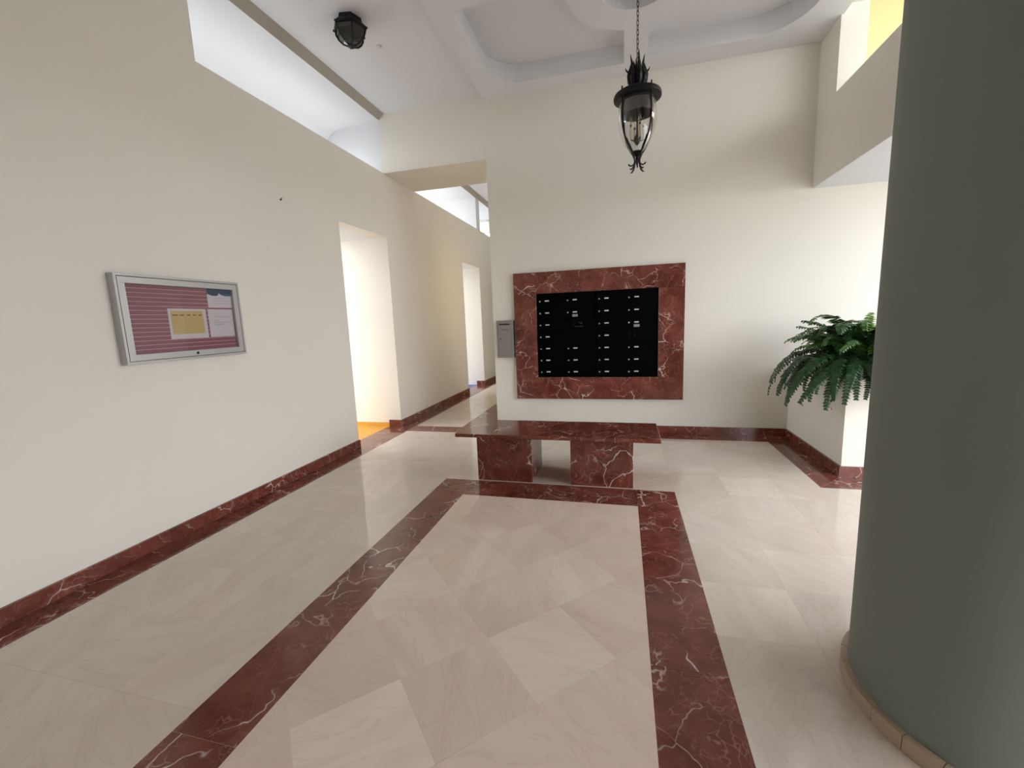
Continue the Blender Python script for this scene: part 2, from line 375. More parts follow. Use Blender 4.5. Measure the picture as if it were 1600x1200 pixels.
for i in range(4): bm.faces.new((ov[i], ov[(i+1) % 4], tp[(i+1) % 4], tp[i]))
bm.faces.new(tp)
bmesh.ops.recalc_face_normals(bm, faces=bm.faces)
me = bpy.data.meshes.new('ceiling_coffered'); bm.to_mesh(me); bm.free(); me.materials.append(M['white'])
struct(link('ceiling_coffered', me), 'white coffered ceiling with rounded recesses around a round medallion', 'ceiling')

# ground outside and floor base
struct(MB().box(-45, 45, -35, 45, -0.12, -0.05).build('ground', M['concrete']), 'pale concrete ground outside', 'ground')
floor = struct(MB().box(WX-WT, 4.0, Y0, YE, -0.05, -0.0008).build('floor', M['grout']), 'polished cream marble floor with red marble borders', 'floor')

# ------------------------------------------------------------------ floor pieces
GAP = 0.0003
def clip(poly, x0, x1, y0, y1):
    def cut(p, f, inter):
        out = []
        for i in range(len(p)):
            a, b = p[i-1], p[i]; fa, fb = f(a), f(b)
            if fb >= 0:
                if fa < 0: out.append(inter(a, b, fa, fb))
                out.append(b)
            elif fa >= 0: out.append(inter(a, b, fa, fb))
        return out
    it = lambda a, b, fa, fb: (a[0]+(b[0]-a[0])*fa/(fa-fb), a[1]+(b[1]-a[1])*fa/(fa-fb))
    for f in (lambda p: p[0]-x0, lambda p: x1-p[0], lambda p: p[1]-y0, lambda p: y1-p[1]):
        if poly: poly = cut(poly, f, it)
    return poly
def area(p): return abs(sum(p[i-1][0]*p[i][1]-p[i][0]*p[i-1][1] for i in range(len(p))))/2
def piece(name, poly, mat, tint, top=0.0):
    poly = clean(poly)
    if len(poly) < 3 or area(poly) < 0.0006: return None
    cx = sum(p[0] for p in poly)/len(poly); cy = sum(p[1] for p in poly)/len(poly)
    sh = [(cx+(x-cx)*(1-2*GAP/0.4), cy+(y-cy)*(1-2*GAP/0.4)) for x, y in poly]
    mb = MB(); mb.prism([(x-cx, y-cy) for x, y in sh], -0.012, 0.0)
    o = link(name, mb.mesh(name, mat), floor, loc=(cx, cy, top)); o.color = (*tint, 1)
    return o
def rnd_tint(base=0.99, amp=0.035):
    v = base+random.uniform(-amp, amp); w = random.uniform(-0.012, 0.012)
    return (min(1.15, v+w), v, v-w)
IX0, IX1, IY1 = -1.595, 0.412, 3.548       # red inlay outer rectangle
JX0, JX1, JY1 = -1.307, 0.113, 3.222       # red inlay inner rectangle
SX = -2.84                                 # edge of strip along left wall
TY0 = -0.2
P = 0.41
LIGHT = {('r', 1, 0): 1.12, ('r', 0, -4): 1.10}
def grid(zx0, zx1, zy0, zy1, ox, oy, px, py, key):
    i0 = math.floor((zx0-ox)/px)-1; i1 = math.ceil((zx1-ox)/px)+1
    j0 = math.floor((zy0-oy)/py)-1; j1 = math.ceil((zy1-oy)/py)+1
    for i in range(i0, i1):
        for j in range(j0, j1):
            a, b = ox+i*px, oy+j*py
            pl = clip([(a, b), (a+px, b), (a+px, b+py), (a, b+py)], zx0, zx1, zy0, zy1)
            if pl:
                t = rnd_tint()
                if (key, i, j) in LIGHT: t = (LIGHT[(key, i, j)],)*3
                piece('floor_tile', pl, M['cream'], t)
grid(SX, IX0, TY0, 5.14, IX0, IY1, P, P, 'l')
grid(IX0, IX1, IY1, 5.14, IX1, IY1, (IX1-IX0)/5, P, 'b')
grid(IX1, 1.56, TY0, 5.14, IX1, IY1, P, P, 'r')
grid(1.56, 3.28, TY0, 3.82, IX1, IY1, P, P, 'r')
grid(SX, -2.15, 5.42, 10.3, -2.15, 5.42, P, P, 'c')
H = 0.2875
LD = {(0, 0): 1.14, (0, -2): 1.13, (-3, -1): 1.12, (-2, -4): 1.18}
for i in range(-6, 5):
    for j in range(-10, 6):
        if (i+j) % 2: continue
        cx, cy = -0.31+i*H, 2.25+j*H
        pl = clip([(cx-H, cy), (cx, cy-H), (cx+H, cy), (cx, cy+H)], JX0, JX1, TY0, JY1)
        if pl:
            t = rnd_tint(1.02, 0.025); t = (t[0]*1.06, t[1]*0.985, t[2]*0.945)
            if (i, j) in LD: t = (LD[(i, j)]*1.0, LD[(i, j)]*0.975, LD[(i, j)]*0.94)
            piece('floor_tile', pl, M['cream'], t)
def rect(x0, x1, y0, y1): return [(x0, y0), (x1, y0), (x1, y1), (x0, y1)]
def strip(x0, x1, y0, y1, cuts, axis):
    c = [(x0 if axis == 'x' else y0)]+[q for q in cuts if (x0 if axis == 'x' else y0) < q < (x1 if axis == 'x' else y1)]+[(x1 if axis == 'x' else y1)]
    for a, b in zip(c, c[1:]):
        piece('border_slab', rect(a, b, y0, y1) if axis == 'x' else rect(x0, x1, a, b), M['red'], (1, 1, 1))
strip(IX0, JX0, TY0, JY1, [0.1, 1.0, 1.92, 2.84], 'y')
strip(JX1, IX1, TY0, JY1, [0.75, 1.675, 2.58], 'y')
strip(IX0, IX1, JY1, IY1, [JX0-0.001, -0.62, JX1], 'x')
strip(WX-0.0, SX, TY0, 10.3, [0.5, 1.5, 2.5, 3.4, 4.36, 5.14, 5.42, 6.3, 7.2, 8.2, 9.24], 'y')
for a, b in (O1, O2): strip(WX-WT, WX, a, b, [(a+b)/2], 'y')
strip(SX, 1.82, 5.14, 5.42, [-2.15, -1.1, -0.1, 0.8, 1.56], 'x')
strip(-2.15, CX, 5.42, 7.6, [6.5], 'y')
piece('border_slab', [(1.56, 3.82), (1.82, 4.11), (1.82, 5.14), (1.56, 5.14)], M['red'], (1, 1, 1))
piece('border_slab', [(1.56, 3.82), (4.0, 3.82), (4.0, 4.11), (1.82, 4.11)], M['red'], (1, 1, 1))

# ------------------------------------------------------------------ baseboards
BH, BT = 0.092, 0.02
def lbase(y0, y1, r0, r1):
    mb = MB(); mb.box(WX, WX+BT, y0, y1, 0, BH)
    if r0: mb.box(WX-WT+0.002, WX+BT, y0-BT, y0, 0, BH)
    if r1: mb.box(WX-WT+0.002, WX+BT, y1, y1+BT, 0, BH)
    struct(mb.build('baseboard_left', M['red']), 'red marble baseboard along the long left wall', 'baseboard')
lbase(Y0, O1[0], False, False); lbase(O1[1], O2[0], True, False); lbase(O2[1], YE, True, False)
mb = MB(); mb.box(CX-BT, 1.80, BY-BT, BY, 0, BH); mb.box(CX-BT, CX, BY, 8.0, 0, BH)
struct(mb.build('baseboard_back', M['red']), 'red marble baseboard under the mailbox wall', 'baseboard')
mb = MB(); mb.box(1.80, 1.82, 4.10, BY-BT, 0, BH); mb.box(1.82, 4.0, 4.10, 4.12, 0, BH)
struct(mb.build('baseboard_right', M['red']), 'red marble baseboard around the planter', 'baseboard')
struct(MB().box(-4.5, WX-WT-0.002, O1[1]-0.012, O1[1], 0, 0.05).build('baseboard_passage', M['skirt']), 'yellow skirting in the side passage', 'baseboard')

# far clerestory window
win = thing('window_1', 'white framed window high in the far clerestory bay', 'window', (-3.9, 11.2, 2.74)); win['kind'] = 'structure'
mb = MB(); mb.box(-4.7, -3.1, 11.2, 11.24, 2.74, 2.80); mb.box(-4.7, -3.1, 11.2, 11.24, 4.0, 4.06); mb.box(-4.7, -4.65, 11.2, 11.24, 2.8, 4.0); mb.box(-3.15, -3.1, 11.2, 11.24, 2.8, 4.0)
mb.build('window_frame', M['plastic'], win)
for z in (3.45, 3.72): MB().box(-4.65, -3.15, 11.21, 11.23, z, z+0.022).build('transom', M['plastic'], win)
MB().box(-4.65, -3.15, 11.218, 11.222, 2.8, 4.0).build('pane', M['pane'], win)

# ------------------------------------------------------------------ column
CCX, CCY = 1.268, 1.675
colm = thing('column', 'thick round grey-green painted column standing on the marble floor', 'column', (CCX, CCY, 0))
MB().lathe([(0.415, 0.0), (0.415, SZ), (0.415, CZ-0.002)], 96, (CCX, CCY, 0)).build('shaft', M['column'], colm, smooth=True)
nseg = 26
for k in range(nseg):
    a0 = 2*PI*k/nseg+0.003; a1 = 2*PI*(k+1)/nseg-0.003
    pts = arc(CCX, CCY, 0.438, a0, a1, 4)+arc(CCX, CCY, 0.412, a1, a0, 4)
    MB().prism(pts, 0.001, 0.058).build('base_tile', M['col_base'], colm)

# ------------------------------------------------------------------ stone bench
bn = thing('bench', 'red veined marble bench on two square blocks in front of the mailboxes', 'bench', (-0.59, 3.8, 0))
MB().box(-1.477, 0.303, 3.525, 4.09, 0.408, 0.44, 0.004).build('seat_slab', M['red'], bn)
for a, b in ((-1.284, -0.775), (-0.436, 0.086)):
    MB().box(a, b, 3.566, 4.03, 0.001, 0.408, 0.002).build('support_block', M['red'], bn)

# ------------------------------------------------------------------ marble mailbox surround
FX0, FX1, FZ0, FZ1 = -1.333, 0.694, 0.424, 2.012
NX0, NX1, NZ0, NZ1 = -1.046, 0.408, 0.702, 1.750
fr = thing('mailbox_surround', 'raised red marble frame around the black mailboxes on the cream wall', 'frame', ((FX0+FX1)/2, BY, FZ0))
yF = 5.35
for nm, b in (('top_slab', (FX0, FX1, NZ1, FZ1)), ('bottom_slab', (FX0, FX1, FZ0, NZ0)), ('side_slab', (FX0, NX0, NZ0, NZ1)), ('side_slab', (NX1, FX1, NZ0, NZ1))):
    MB().box(b[0]+0.0006, b[1]-0.0006, yF, BY-0.001, b[2]+0.0006, b[3]-0.0006, 0.0015).build(nm, M['red'], fr)

# ------------------------------------------------------------------ black mailbox units
ROWZ = [NZ1-0.006-0.148*(k+1) for k in range(7)]      # bottom of each row
def mail_unit(x0, x1, cols, skip, big, stick, label, mark):
    u = thing('mailbox_unit', label, 'mailbox', ((x0+x1)/2, BY, NZ0), 'wall mailbox units in the marble frame')
    MB().box(x0, x1, 5.372, BY-0.002, NZ0+0.001, NZ1-0.001).build('housing', M['black_panel'], u)
    for c, (a, b, lx) in enumerate(cols):
        for k in range(7):
            if (c, k) in skip: continue
            z0 = ROWZ[k]+0.002; z1 = ROWZ[k]+0.146
            if (c, k) in big: z0 = ROWZ[k+1]+0.002
            d = MB().box(a+0.002, b-0.002, 5.365, 5.372, z0, z1, 0.001).build('door', M['black'], u)
            zc = ROWZ[k]+0.062
            if (c, k) in big or (c, k) in mark:
                # worn outgoing-mail door: faint fixing marks only
                for dx, dz in ((0, 0.018), (0, -0.012), (0.07, 0.018), (0.07, -0.012)):
                    MB().box(lx+dx-0.006, lx+dx+0.006, 5.3645, 5.366, zc+dz-0.003, zc+dz+0.003).build('worn_mark', M['faint'], d)
                if (c, k) in big:
                    for dx, dz, w in ((0.15, 0.016, 0.02), (0.165, 0.004, 0.012), (0.10, -0.03, 0.02), (0.16, -0.03, 0.03)):
                        MB().box(lx+dx-w, lx+dx+w, 5.3645, 5.366, zc+dz-0.004, zc+dz+0.004).build('worn_mark', M['faint'], d)
                continue
            me = MB().lathe([(0.0095, 0.0), (0.0095, 0.004), (0.0075, 0.006), (0.0015, 0.006)], 12, cap=True).mesh('lock', M['chrome'], True)
            l = link('lock', me, d, loc=(lx, 5.365, zc-0.004)); l.rotation_euler = (PI/2+random.uniform(-0.10, 0.10), 0, random.uniform(-0.1, 0.1))
            MB().box(lx+0.062, lx+0.113, 5.3638, 5.366, zc-0.0072, zc+0.0072, 0.0008).build('number_plate', M['plate'], d)
            if (c, k) in stick:
                MB().box(lx+0.055, lx+0.122, 5.364, 5.366, zc-0.058, zc-0.027).build('sticker', M['sticker'], d)
    return u
mail_unit(NX0+0.001, -0.322, ((-1.041, -0.694, -1.001), (-0.694, -0.330, -0.656)), {(1, 3)}, {(1, 2)}, {(1, 1)},
          'black two-column mailbox unit beside the grey drop box, with a double-height door', set())
mail_unit(-0.320, NX1-0.001, ((-0.314, 0.038, -0.276), (0.038, 0.402, 0.073)), set(), set(), {(1, 2)},
          'black two-column mailbox unit with equal doors, further from the grey drop box', {(1, 3)})

# ------------------------------------------------------------------ grey drop box
db = thing('drop_box', 'small grey steel letter drop box on the wall beside the marble frame', 'mailbox', (-1.46, BY, 0.965))
mb = MB(); mb.box(-1.568, -1.352, 5.328, BY-0.001, 0.963, 1.438, 0.003)
mb.build('body', M['grey_box'], db)
mb = MB(); mb.box(-1.568, -1.546, 5.318, 5.329, 0.963, 1.438); mb.box(-1.372, -1.352, 5.318, 5.329, 0.963, 1.438)
mb.box(-1.546, -1.372, 5.318, 5.329, 1.418, 1.438); mb.box(-1.546, -1.372, 5.318, 5.329, 0.963, 0.985)
mb.build('front_frame', M['grey_box'], db)
dr = MB().box(-1.543, -1.374, 5.321, 5.328, 0.987, 1.415, 0.001).build('door', M['grey_box'], db)
MB().box(-1.531, -1.392, 5.3195, 5.3215, 1.380, 1.397).build('letter_slot', M['dark'], dr)
MB().box(-1.500, -1.415, 5.3200, 5.3212, 1.318, 1.324).build('lettering', M['faint'], dr)
MB().box(-1.508, -1.420, 5.3204, 5.3212, 1.293, 1.295).build('lettering', M['ink_grey'], dr)
me = MB().lathe([(0.010, 0), (0.010, 0.004), (0.004, 0.005)], 12, cap=True).mesh('lock', M['brass'], True)
l = link('lock', me, dr, loc=(-1.514, 5.321, 1.203)); l.rotation_euler = (PI/2, 0, 0)

# ------------------------------------------------------------------ notice board case on the left wall
XB = -3.002         # its front face
nb = thing('notice_board', 'aluminium framed glazed notice board with mauve grooved felt on the left wall', 'notice board', (WX, 2.44, 1.25))
Ya, Yb, Za, Zb = 1.992, 2.880, 1.251, 1.820
mb = MB()
mb.box(WX+0.001, -3.034, Ya, Yb, Za, Zb)
mb.build('case_back', M['alu'], nb)
def ring(x0, x1, a, b, c, d, w, nm):
    mb = MB()
    mb.box(x0, x1, a, b, c, c+w, 0.001); mb.box(x0, x1, a, b, d-w, d, 0.001); mb.box(x0, x1, a, a+w, c+w, d-w, 0.001); mb.box(x0, x1, b-w, b, c+w, d-w, 0.001)
    return mb.build(nm, M['alu'], nb)
ring(-3.034, XB, Ya, Yb, Za, Zb, 0.016, 'outer_frame')
ring(-3.032, XB-0.001, Ya+0.0195, Yb-0.0195, Za+0.0195, Zb-0.0195, 0.040, 'door_frame')
fa, fb, fc, fd = Ya+0.058, Yb-0.058, Za+0.058, Zb-0.058
MB().box(-3.034, -3.031, fa, fb, fc, fd).build('groove_backing', M['groove'], nb, label='pale pink grooves between the felt strips')
ns = 16; ph = (fd-fc)/ns
for k in range(ns):
    MB().box(-3.031, -3.028, fa, fb, fc+k*ph+0.0028, fc+(k+1)*ph-0.0012 if k < ns-1 else fd).build('felt_strip', M['felt'], nb)
MB().box(-3.012, -3.009, fa, fb, fc, fd).build('glass_pane', M['pane'], nb)
me = MB().lathe([(0.010, 0), (0.010, 0.004), (0.005, 0.006)], 14, cap=True).mesh('lock', M['dark'], True)
l = link('lock', me, nb); l.location = (XB-0.002, 2.462, 1.290); l.rotation_euler = (0, PI/2, 0)
xp = -3.0275
def sheet(label, y0, y1, z0, z1, tilt=0.0):
    t = thing('notice_sheet', label, 'paper', (xp, (y0+y1)/2, z0))
    MB().box(xp, xp+0.0008, y0, y1, z0, z1).build('page', M['paper'], t)
    return t
xi0, xi1 = xp+0.0008, xp+0.0013
t = sheet('white sheet with a yellow printed table pinned on the mauve felt', 2.306, 2.588, 1.398, 1.608)
MB().box(xi0, xi1, 2.325, 2.562, 1.430, 1.592).build('yellow_table', M['paper_yellow'], t)
for a, w in ((2.334, 0.040), (2.386, 0.034), (2.440, 0.024), (2.484, 0.022), (2.528, 0.022)):
    MB().box(xi1, xi1+0.0004, a, a+w, 1.559, 1.566).build('heading_word', M['ink_dark'], t)
for k in range(6):
    MB().box(xi1, xi1+0.0003, 2.328, 2.559, 1.541-k*0.018, 1.5425-k*0.018).build('table_rule', M['ink_pale'], t)
for y in (2.372, 2.425, 2.470, 2.515):
    MB().box(xi1, xi1+0.0003, y, y+0.0012, 1.432, 1.556).build('table_rule', M['ink_pale'], t)
t = sheet('white flyer with a navy and teal wavy header, pinned above the plain letter', 2.616, fb-0.002, 1.620, fd-0.001)
pts = [(2.616, fd-0.001)]+[(2.616+(fb-0.002-2.616)*i/24, 1.719+0.0) for i in range(25)]
wave = []
for i in range(25):
    u = i/24; y = 2.616+(fb-0.002-2.616)*u
    z = 1.722-0.014*math.sin(min(1, u/0.55)*PI*0.9) if u < 0.5 else 1.722-0.012*math.sin((u-0.5)/0.5*PI*0.75)
    if abs(u-0.5) < 0.09: z += 0.010*(1-abs(u-0.5)/0.09)
    wave.append((y, z))
MB().prism([(2.616, fd-0.001)]+wave+[(fb-0.002, fd-0.001)], xi0, xi1, 'x').build('wave_header', M['blue'], t)
MB().prism(wave[14:]+[(y, z+0.012+0.016*(k/11)) for k, (y, z) in reversed(list(enumerate(wave[14:])))], xi1, xi1+0.0003, 'x').build('wave_band', M['teal'], t)
for k, (a, b) in enumerate(((2.655, 2.775), (2.645, 2.80), (2.66, 2.78))):
    MB().box(xi0, xi1, a, b, 1.688-k*0.020, 1.691-k*0.020).build('text_line', M['ink_grey'], t)
t = sheet('plain white letter pinned beside the yellow table', 2.604, fb-0.006, 1.400, 1.608)
for z, a, b in ((1.548, 2.66, 2.795), (1.521, 2.65, 2.69), (1.507, 2.648, 2.80), (1.494, 2.65, 2.74), (1.487, 2.65, 2.72)):
    MB().box(xi0, xi1, a, b, z, z+0.004).build('text_line', M['ink_grey'], t)

# small hook in the left wall
hk = MB(); hk.tube([(WX, 3.515, 2.625), (WX+0.015, 3.515, 2.622), (WX+0.02, 3.515, 2.635)], 0.004, 6); hk.tube([(WX, 3.515, 2.620), (WX+0.008, 3.515, 2.618)], 0.008, 8)
tag(hk.build('wall_hook', M['iron']), 'tiny dark hook screwed into the left wall above the notice board', 'hook')

# ------------------------------------------------------------------ planter with fern
PX0, PX1, PY0, PZ = 1.82, 4.0, 4.12, 0.84
pl = thing('planter', 'cream built-in planter box below the hanging upper wall, holding a fern', 'planter', (2.5, 4.7, 0))
mb = MB(); w = 0.10
mb.box(PX0, PX0+w, PY0, BY-0.001, 0, PZ); mb.box(PX1-w, PX1, PY0, BY-0.001, 0, PZ); mb.box(PX0+w, PX1-w, PY0, PY0+w, 0, PZ); mb.box(PX0+w, PX1-w, BY-w, BY-0.001, 0, PZ)
mb.build('planter_wall', M['wall'], pl)
MB().box(PX0+w, PX1-w, PY0+w, BY-w, 0.5, PZ-0.07).build('soil', M['soil'], pl)

def frond_mesh(length, rise, droop, width, seed, nleaf=26, early=0.5):
    rr = random.Random(seed); bm = bmesh.new()
    pts = []; p = Vector((0, 0, 0)); ang = rise
    nst = 30; cv = (rise+droop)/nst
    side = rr.uniform(-0.25, 0.25)
    for i in range(nst+1):
        pts.append(p.copy())
        p = p+Vector((math.cos(ang), side*(i/nst)*0.4, math.sin(ang)))*(length/nst)
        ang -= cv*(early+2*(1-early)*i/nst)
    # midrib
    ringp = None
    for i, q in enumerate(pts):
        r = 0.0032*(1-0.8*i/nst)
        ring = [bm.verts.new(q+Vector((0, r*math.cos(a), r*math.sin(a)))) for a in (0, 2.09, 4.19)]
        if ringp:
            for j in range(3): bm.faces.new((ringp[j], ringp[(j+1) % 3], ring[(j+1) % 3], ring[j]))
        ringp = ring
    for k in range(nleaf):
        u = 0.08+0.92*k/nleaf; f = u*nst; i = min(int(f), nst-1)
        q = pts[i].lerp(pts[i+1], f-i); t = (pts[i+1]-pts[i]).normalized()
        up = Vector((0, 1, 0)).cross(t)*-1
        up = t.cross(Vector((0, 1, 0))).normalized()
        wl = width*(math.sin(min(1, u*1.9+0.25)*PI*0.5))*(1-max(0, u-0.5)/0.5*0.72)*rr.uniform(0.85, 1.1)
        hl = length/nleaf*0.52
        for s in (-1, 1):
            d = (Vector((0, s, 0))+t*0.22+up*rr.uniform(-0.35, 0.05)).normalized()
            a = bm.verts.new(q-t*hl*0.8); b = bm.verts.new(q+t*hl*0.8)
            c = bm.verts.new(q+d*wl*0.55+t*hl*1.0+up*0.004); e = bm.verts.new(q+d*wl*0.55-t*hl*0.7+up*0.004)
            tip = bm.verts.new(q+d*wl+t*hl*0.5-up*0.006)
            bm.faces.new((a, b, c, e)); bm.faces.new((e, c, tip))
    me = bpy.data.meshes.new('frond'); bm.to_mesh(me); bm.free(); me.materials.append(M['leaf'])
    return me
FC = Vector((2.06, 4.47, PZ-0.02))
fern = thing('fern', 'dense green fern with arching and drooping fronds overhanging the cream planter', 'plant', FC)
sets = {'up': [frond_mesh(0.66, 1.50, 0.15, 0.075, 1+i) for i in range(4)],
        'mid': [frond_mesh(0.74, 1.38, 1.10, 0.076, 11+i) for i in range(6)],
        'low': [frond_mesh(0.80, 0.95, 1.45, 0.072, 21+i, 26, 1.55) for i in range(6)]}
rf = random.Random(3)
def frond(kind, az, off, sc, roll=0.0, tilt=0.0):
    me = rf.choice(sets[kind])
    g = rf.random()
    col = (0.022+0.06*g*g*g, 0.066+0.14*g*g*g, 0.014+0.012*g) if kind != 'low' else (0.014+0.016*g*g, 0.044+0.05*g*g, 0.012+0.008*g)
    if math.sin(az) > 0.3: sc *= 0.88        # held back by the wall behind
    o = link('frond', me, fern, color=col)
    o.matrix_parent_inverse = Matrix()
    o.location = (math.cos(az)*off, math.sin(az)*off, rf.uniform(0.02, 0.12)); o.rotation_euler = (roll, tilt, az); o.scale = (sc, sc, sc)
    return o
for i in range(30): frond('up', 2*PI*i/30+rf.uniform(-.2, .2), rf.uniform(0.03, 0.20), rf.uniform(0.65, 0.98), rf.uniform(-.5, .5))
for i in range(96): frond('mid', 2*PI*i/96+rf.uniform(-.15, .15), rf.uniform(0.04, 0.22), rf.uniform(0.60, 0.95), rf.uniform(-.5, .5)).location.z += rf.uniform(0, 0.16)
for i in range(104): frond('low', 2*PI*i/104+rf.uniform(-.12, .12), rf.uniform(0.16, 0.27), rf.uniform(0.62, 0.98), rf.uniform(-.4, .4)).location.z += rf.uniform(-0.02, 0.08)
o = frond('up', PI*0.30, 0.10, 1.05, 0.0, -0.15); o.scale = (1.05,)*3; o.color = (0.09, 0.22, 0.02, 1)
for az, ln in ((PI*1.07, 0.72), (PI*1.16, 0.74), (PI*1.27, 0.70)):   # spent brown runners
    pts = [(math.cos(az)*ln*u*0.86, math.sin(az)*ln*u*0.86, 0.20*math.sin(min(1, u*1.2)*PI*0.72)-0.32*u*u*u) for u in [i/11 for i in range(12)]]
    mb = MB(); mb.tube(pts, [0.0028]*12, 5); e = Vector(pts[-1])
    for k in range(5):
        d = Vector((math.cos(k*1.3)*0.02, math.sin(k*1.3)*0.02, -0.018+0.006*k)); q = e+Vector((0, 0, 0.012*k-0.03))
        mb.quad(q, q+d*0.6+Vector((0, 0, 0.010)), q+d, q+d*0.6-Vector((0, 0, 0.008)))
    o = mb.build('runner', M['stem'], fern); o.matrix_parent_inverse = Matrix()

# ------------------------------------------------------------------ hanging lantern
LX, LY = 0.117, 4.0
ln = thing('hanging_lantern', 'black wrought-iron glass lantern hanging on a chain from the ceiling medallion', 'lamp', (LX, LY, 2.65))
C3 = (LX, LY, 0)
MB().lathe([(0.0, 4.25), (0.055, 4.25), (0.060, 4.285), (0.06, 4.30)], 24, C3).build('ceiling_canopy', M['iron'], ln, smooth=True)
lk = [(0.008*math.copysign(min(1, abs(math.cos(a))*1.3), math.cos(a)), 0, 0.0205*math.sin(a)) for a in [2*PI*i/12 for i in range(12)]]
lm = MB().tube(lk, 0.0026, 6, closed=True).mesh('chain_link', M['iron'], True)
z = 3.43; k = 0
while z < 4.26:
    o = link('chain_link', lm, ln); o.matrix_parent_inverse = Matrix(); o.location = (0, 0, z-2.65); o.rotation_euler = (0, 0, (k % 2)*PI/2+0.5); z += 0.034; k += 1
MB().lathe([(0.0, 3.40), (0.028, 3.395), (0.034, 3.37), (0.030, 3.345), (0.042, 3.33), (0.05, 3.30), (0.044, 3.285), (0.06, 3.272)], 20, C3).build('neck', M['iron'], ln, smooth=True)
for i in range(8):
    a = 2*PI*i/8+0.2; ca, sa = math.cos(a), math.sin(a); hh = (1.0, 0.72)[i % 2]
    prof = [(0.036, 3.30), (0.058, 3.335), (0.064, 3.385), (0.052, 3.43), (0.044, 3.475), (0.058, 3.545)]
    pts = [(LX+r*ca, LY+r*sa, 3.30+(zz-3.30)*hh) for r, zz in prof]
    lf = MB().tube(pts, [0.018, 0.024, 0.024, 0.019, 0.011, 0.001], 6); lf.build('crown_leaf', M['iron'], ln, smooth=True)
    if i % 2 == 0:
        b = MB().tube([(LX+0.068*ca, LY+0.068*sa, 3.40), (LX+0.092*ca, LY+0.092*sa, 3.425), (LX+0.10*ca, LY+0.10*sa, 3.445)], [0.009, 0.006, 0.001], 5); b.build('leaf_tip', M['iron'], ln, smooth=True)
MB().lathe([(0.058, 3.272), (0.12, 3.262), (0.165, 3.250), (0.186, 3.238), (0.192, 3.222), (0.190, 3.205), (0.178, 3.200), (0.150, 3.203), (0.0, 3.215)], 48, C3).build('cap', M['iron'], ln, smooth=True)
MB().lathe([(0.128, 3.205), (0.134, 3.15), (0.132, 3.085), (0.126, 3.083), (0.124, 3.20)], 40, C3).build('inner_collar', simple('dark_grey_collar', (0.035, 0.035, 0.036), 0.35), ln, smooth=True)
gp = [(0.142, 3.206), (0.150, 3.15), (0.156, 3.09), (0.155, 3.03), (0.146, 2.97), (0.129, 2.915), (0.104, 2.865), (0.074, 2.822), (0.046, 2.795), (0.038, 2.785)]
MB().lathe(gp, 48, C3).build('glass_globe', M['glass'], ln, smooth=True)
for i in range(4):
    a = PI/4+PI/2*i-0.08; ca, sa = math.cos(a), math.sin(a)
    prof = [(0.160, 3.275), (0.160, 3.21)]+[(r+0.007, zz) for r, zz in gp[1:8]]+[(0.050, 2.785), (0.032, 2.75), (0.026, 2.72), (0.030, 2.69), (0.044, 2.665), (0.064, 2.650), (0.080, 2.652)]
    pts = [(LX+r*ca, LY+r*sa, zz) for r, zz in prof]
    rb = MB().tube(pts, [0.006]+[0.0065]*(len(pts)-4)+[0.0075, 0.006, 0.003], 8).build('cage_rib', M['iron'], ln, smooth=True)
    MB().tube([(LX+r*ca, LY+r*sa, zz) for r, zz in ((0.050, 2.79), (0.078, 2.835), (0.098, 2.865), (0.112, 2.90))], [0.006, 0.008, 0.006, 0.001], 6).build('thorn_leaf', M['iron'], ln, smooth=True)
    MB().tube([(LX+r*math.cos(a+PI/4)*1.0, LY+r*math.sin(a+PI/4), zz) for r, zz in ((0.020, 2.72), (0.030, 2.698), (0.048, 2.690), (0.064, 2.698), (0.070, 2.708))], [0.006, 0.006, 0.006, 0.006, 0.005], 6).build('foot_scroll', M['iron'], ln, smooth=True)
MB().lathe([(0.0, 2.80), (0.044, 2.797), (0.046, 2.786), (0.030, 2.775), (0.014, 2.76), (0.012, 2.71), (0.006, 2.69), (0.0, 2.688)], 20, C3).build('bottom_cup', M['iron'], ln, smooth=True)
MB().lathe([(0.0, 2.845), (0.014, 2.855), (0.026, 2.875), (0.029, 2.892), (0.022, 2.915), (0.008, 2.935), (0.006, 3.21)], 16, C3).build('candle_finial', simple('dark_bronze', (0.035, 0.04, 0.03), 0.4, metal=0.5), ln, smooth=True)
for i in range(4):
    a = PI/2*i+0.35; x, y = LX+0.055*math.cos(a), LY+0.055*math.sin(a)
    MB().tube([(LX, LY, 2.885), (LX+0.03*math.cos(a), LY+0.03*math.sin(a), 2.882), (x, y, 2.892)], 0.005, 6).build('candle_arm', M['iron'], ln, smooth=True)
    cd = MB().lathe([(0.015, 2.888), (0.011, 2.898), (0.0105, 2.985), (0.0, 2.986)], 12, (x, y, 0)).build('candle', M['candle'], ln, smooth=True)
    MB().lathe([(0.0085, 2.986), (0.009, 3.006), (0.0, 3.007)], 10, (x, y, 0)).build('socket', M['socket'], ln, smooth=True)
    MB().lathe([(0.006, 3.007), (0.014, 3.03), (0.012, 3.055), (0.002, 3.085)], 12, (x, y, 0)).build('bulb', M['bulb'], ln, smooth=True)

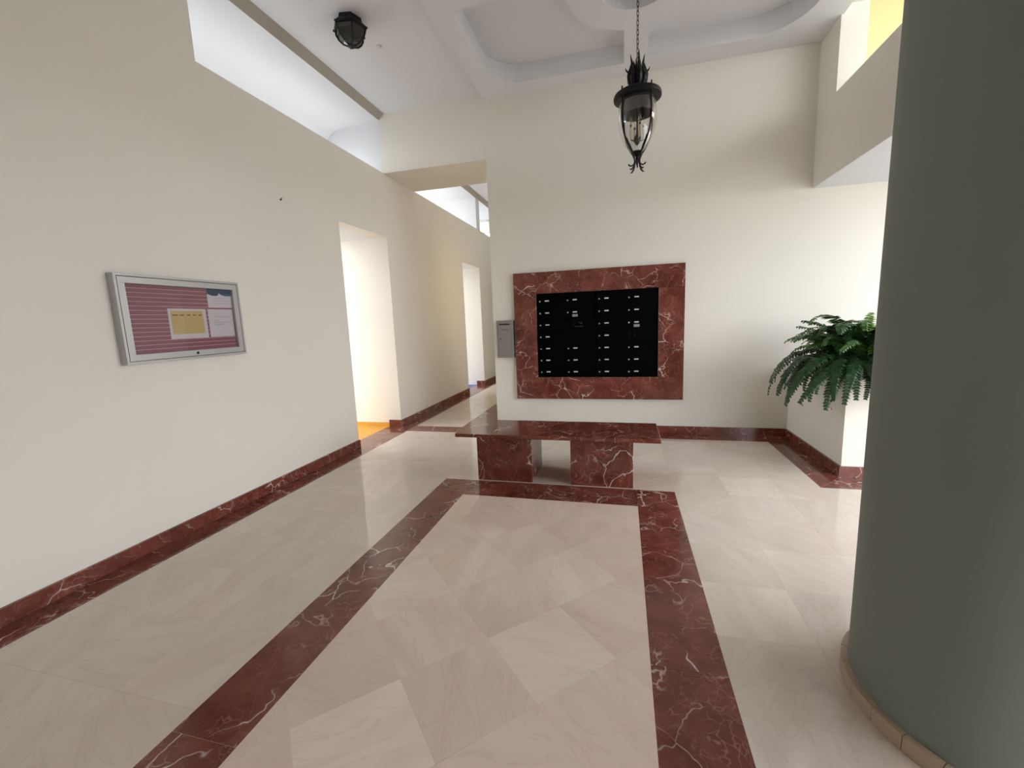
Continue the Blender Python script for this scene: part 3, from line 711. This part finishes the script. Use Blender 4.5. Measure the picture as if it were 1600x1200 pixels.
# ------------------------------------------------------------------ hexagonal ceiling lamp
hx, hy = -2.350, 3.775
hl = thing('ceiling_lamp', 'black hexagonal flush lamp with dark glass panels on the plain ceiling', 'lamp', (hx, hy, 4.10))
def hexp(r, z, i, ph=0.18): a = 2*PI*i/6+ph; return (hx+r*math.cos(a), hy+r*math.sin(a), z)
mb = MB()
def hexring(mb, prof):
    for (r0, z0), (r1, z1) in zip(prof, prof[1:]):
        for i in range(6): mb.quad(hexp(r0, z0, i), hexp(r0, z0, i+1), hexp(r1, z1, i+1), hexp(r1, z1, i))
mb = MB(); hexring(mb, [(0.001, LZ-0.001), (0.105, LZ-0.001), (0.112, 4.10), (0.150, 4.062), (0.152, 4.048), (0.140, 4.046), (0.10, 4.07), (0.001, 4.08)]); bmesh.ops.remove_doubles(mb.bm, verts=mb.bm.verts, dist=1e-5)
mb.build('mounting_plate', M['iron'], hl)
dome = [(0.140, 4.046), (0.134, 4.01), (0.112, 3.97), (0.076, 3.935), (0.030, 3.915)]
for i in range(6):
    mb = MB()
    for (r0, z0), (r1, z1) in zip(dome, dome[1:]): mb.quad(hexp(r0-0.004, z0, i), hexp(r0-0.004, z0, i+1), hexp(r1-0.004, z1, i+1), hexp(r1-0.004, z1, i))
    mb.build('glass_panel', M['smoke'], hl)
    MB().tube([hexp(r, z, i) for r, z in dome]+[hexp(0.008, 3.910, i)], 0.0055, 6).build('rib', M['iron'], hl, smooth=True)
    MB().lathe([(0.0, -0.012), (0.009, -0.006), (0.009, 0.006), (0.0, 0.012)], 8, hexp(0.150, 4.052, i)).build('corner_knob', M['iron'], hl, smooth=True)
MB().lathe([(0.0, 3.895), (0.007, 3.899), (0.011, 3.904), (0.030, 3.908), (0.034, 3.918), (0.0, 3.925)], 12, (hx, hy, 0)).build('finial', M['iron'], hl, smooth=True)
MB().lathe([(0.010, 4.08), (0.016, 4.05), (0.024, 4.01), (0.016, 3.975), (0.0, 3.97)], 12, (hx, hy, 0)).build('bulb', M['plastic'], hl, smooth=True)

# added lamp, unseen behind the mailbox wall, put in to warm the corridor
sx, sy, sz = CX-0.11, 7.6, 1.95
cl = thing('added_wall_lamp', 'added warm glass wall lamp, unseen on the corridor side of the mailbox wall', 'lamp', (CX, sy, sz))
MB().box(CX-0.02, CX-0.001, sy-0.05, sy+0.05, sz-0.14, sz+0.06, 0.003).build('wall_plate', M['iron'], cl)
MB().tube([(CX-0.02, sy, sz-0.10), (CX-0.08, sy, sz-0.11), (sx, sy, sz-0.085)], 0.008, 8).build('arm', M['iron'], cl, smooth=True)
MB().lathe([(0.0, -0.085), (0.035, -0.08), (0.06, -0.04), (0.065, 0.01), (0.05, 0.07), (0.03, 0.09)], 20, (sx, sy, sz)).build('glass_shade', M['glass'], cl, smooth=True)
ld = bpy.data.lights.new('bulb', 'POINT'); ld.energy = 13; ld.color = (1.0, 0.72, 0.42); ld.shadow_soft_size = 0.03  # point light of the added lamp, tints the corridor warm
lo = bpy.data.objects.new('bulb', ld); COL.objects.link(lo); lo.location = (sx, sy, sz)

# ------------------------------------------------------------------ sprinkler plate
tag(MB().lathe([(0.026, LZ-0.001), (0.026, LZ-0.006), (0.020, LZ-0.012), (0.0, LZ-0.014)], 20, (-2.31, 4.19, 0)).build('sprinkler_cover', M['plastic'], smooth=True), 'small round white sprinkler cover on the plain ceiling near the hexagonal lamp', 'sprinkler')
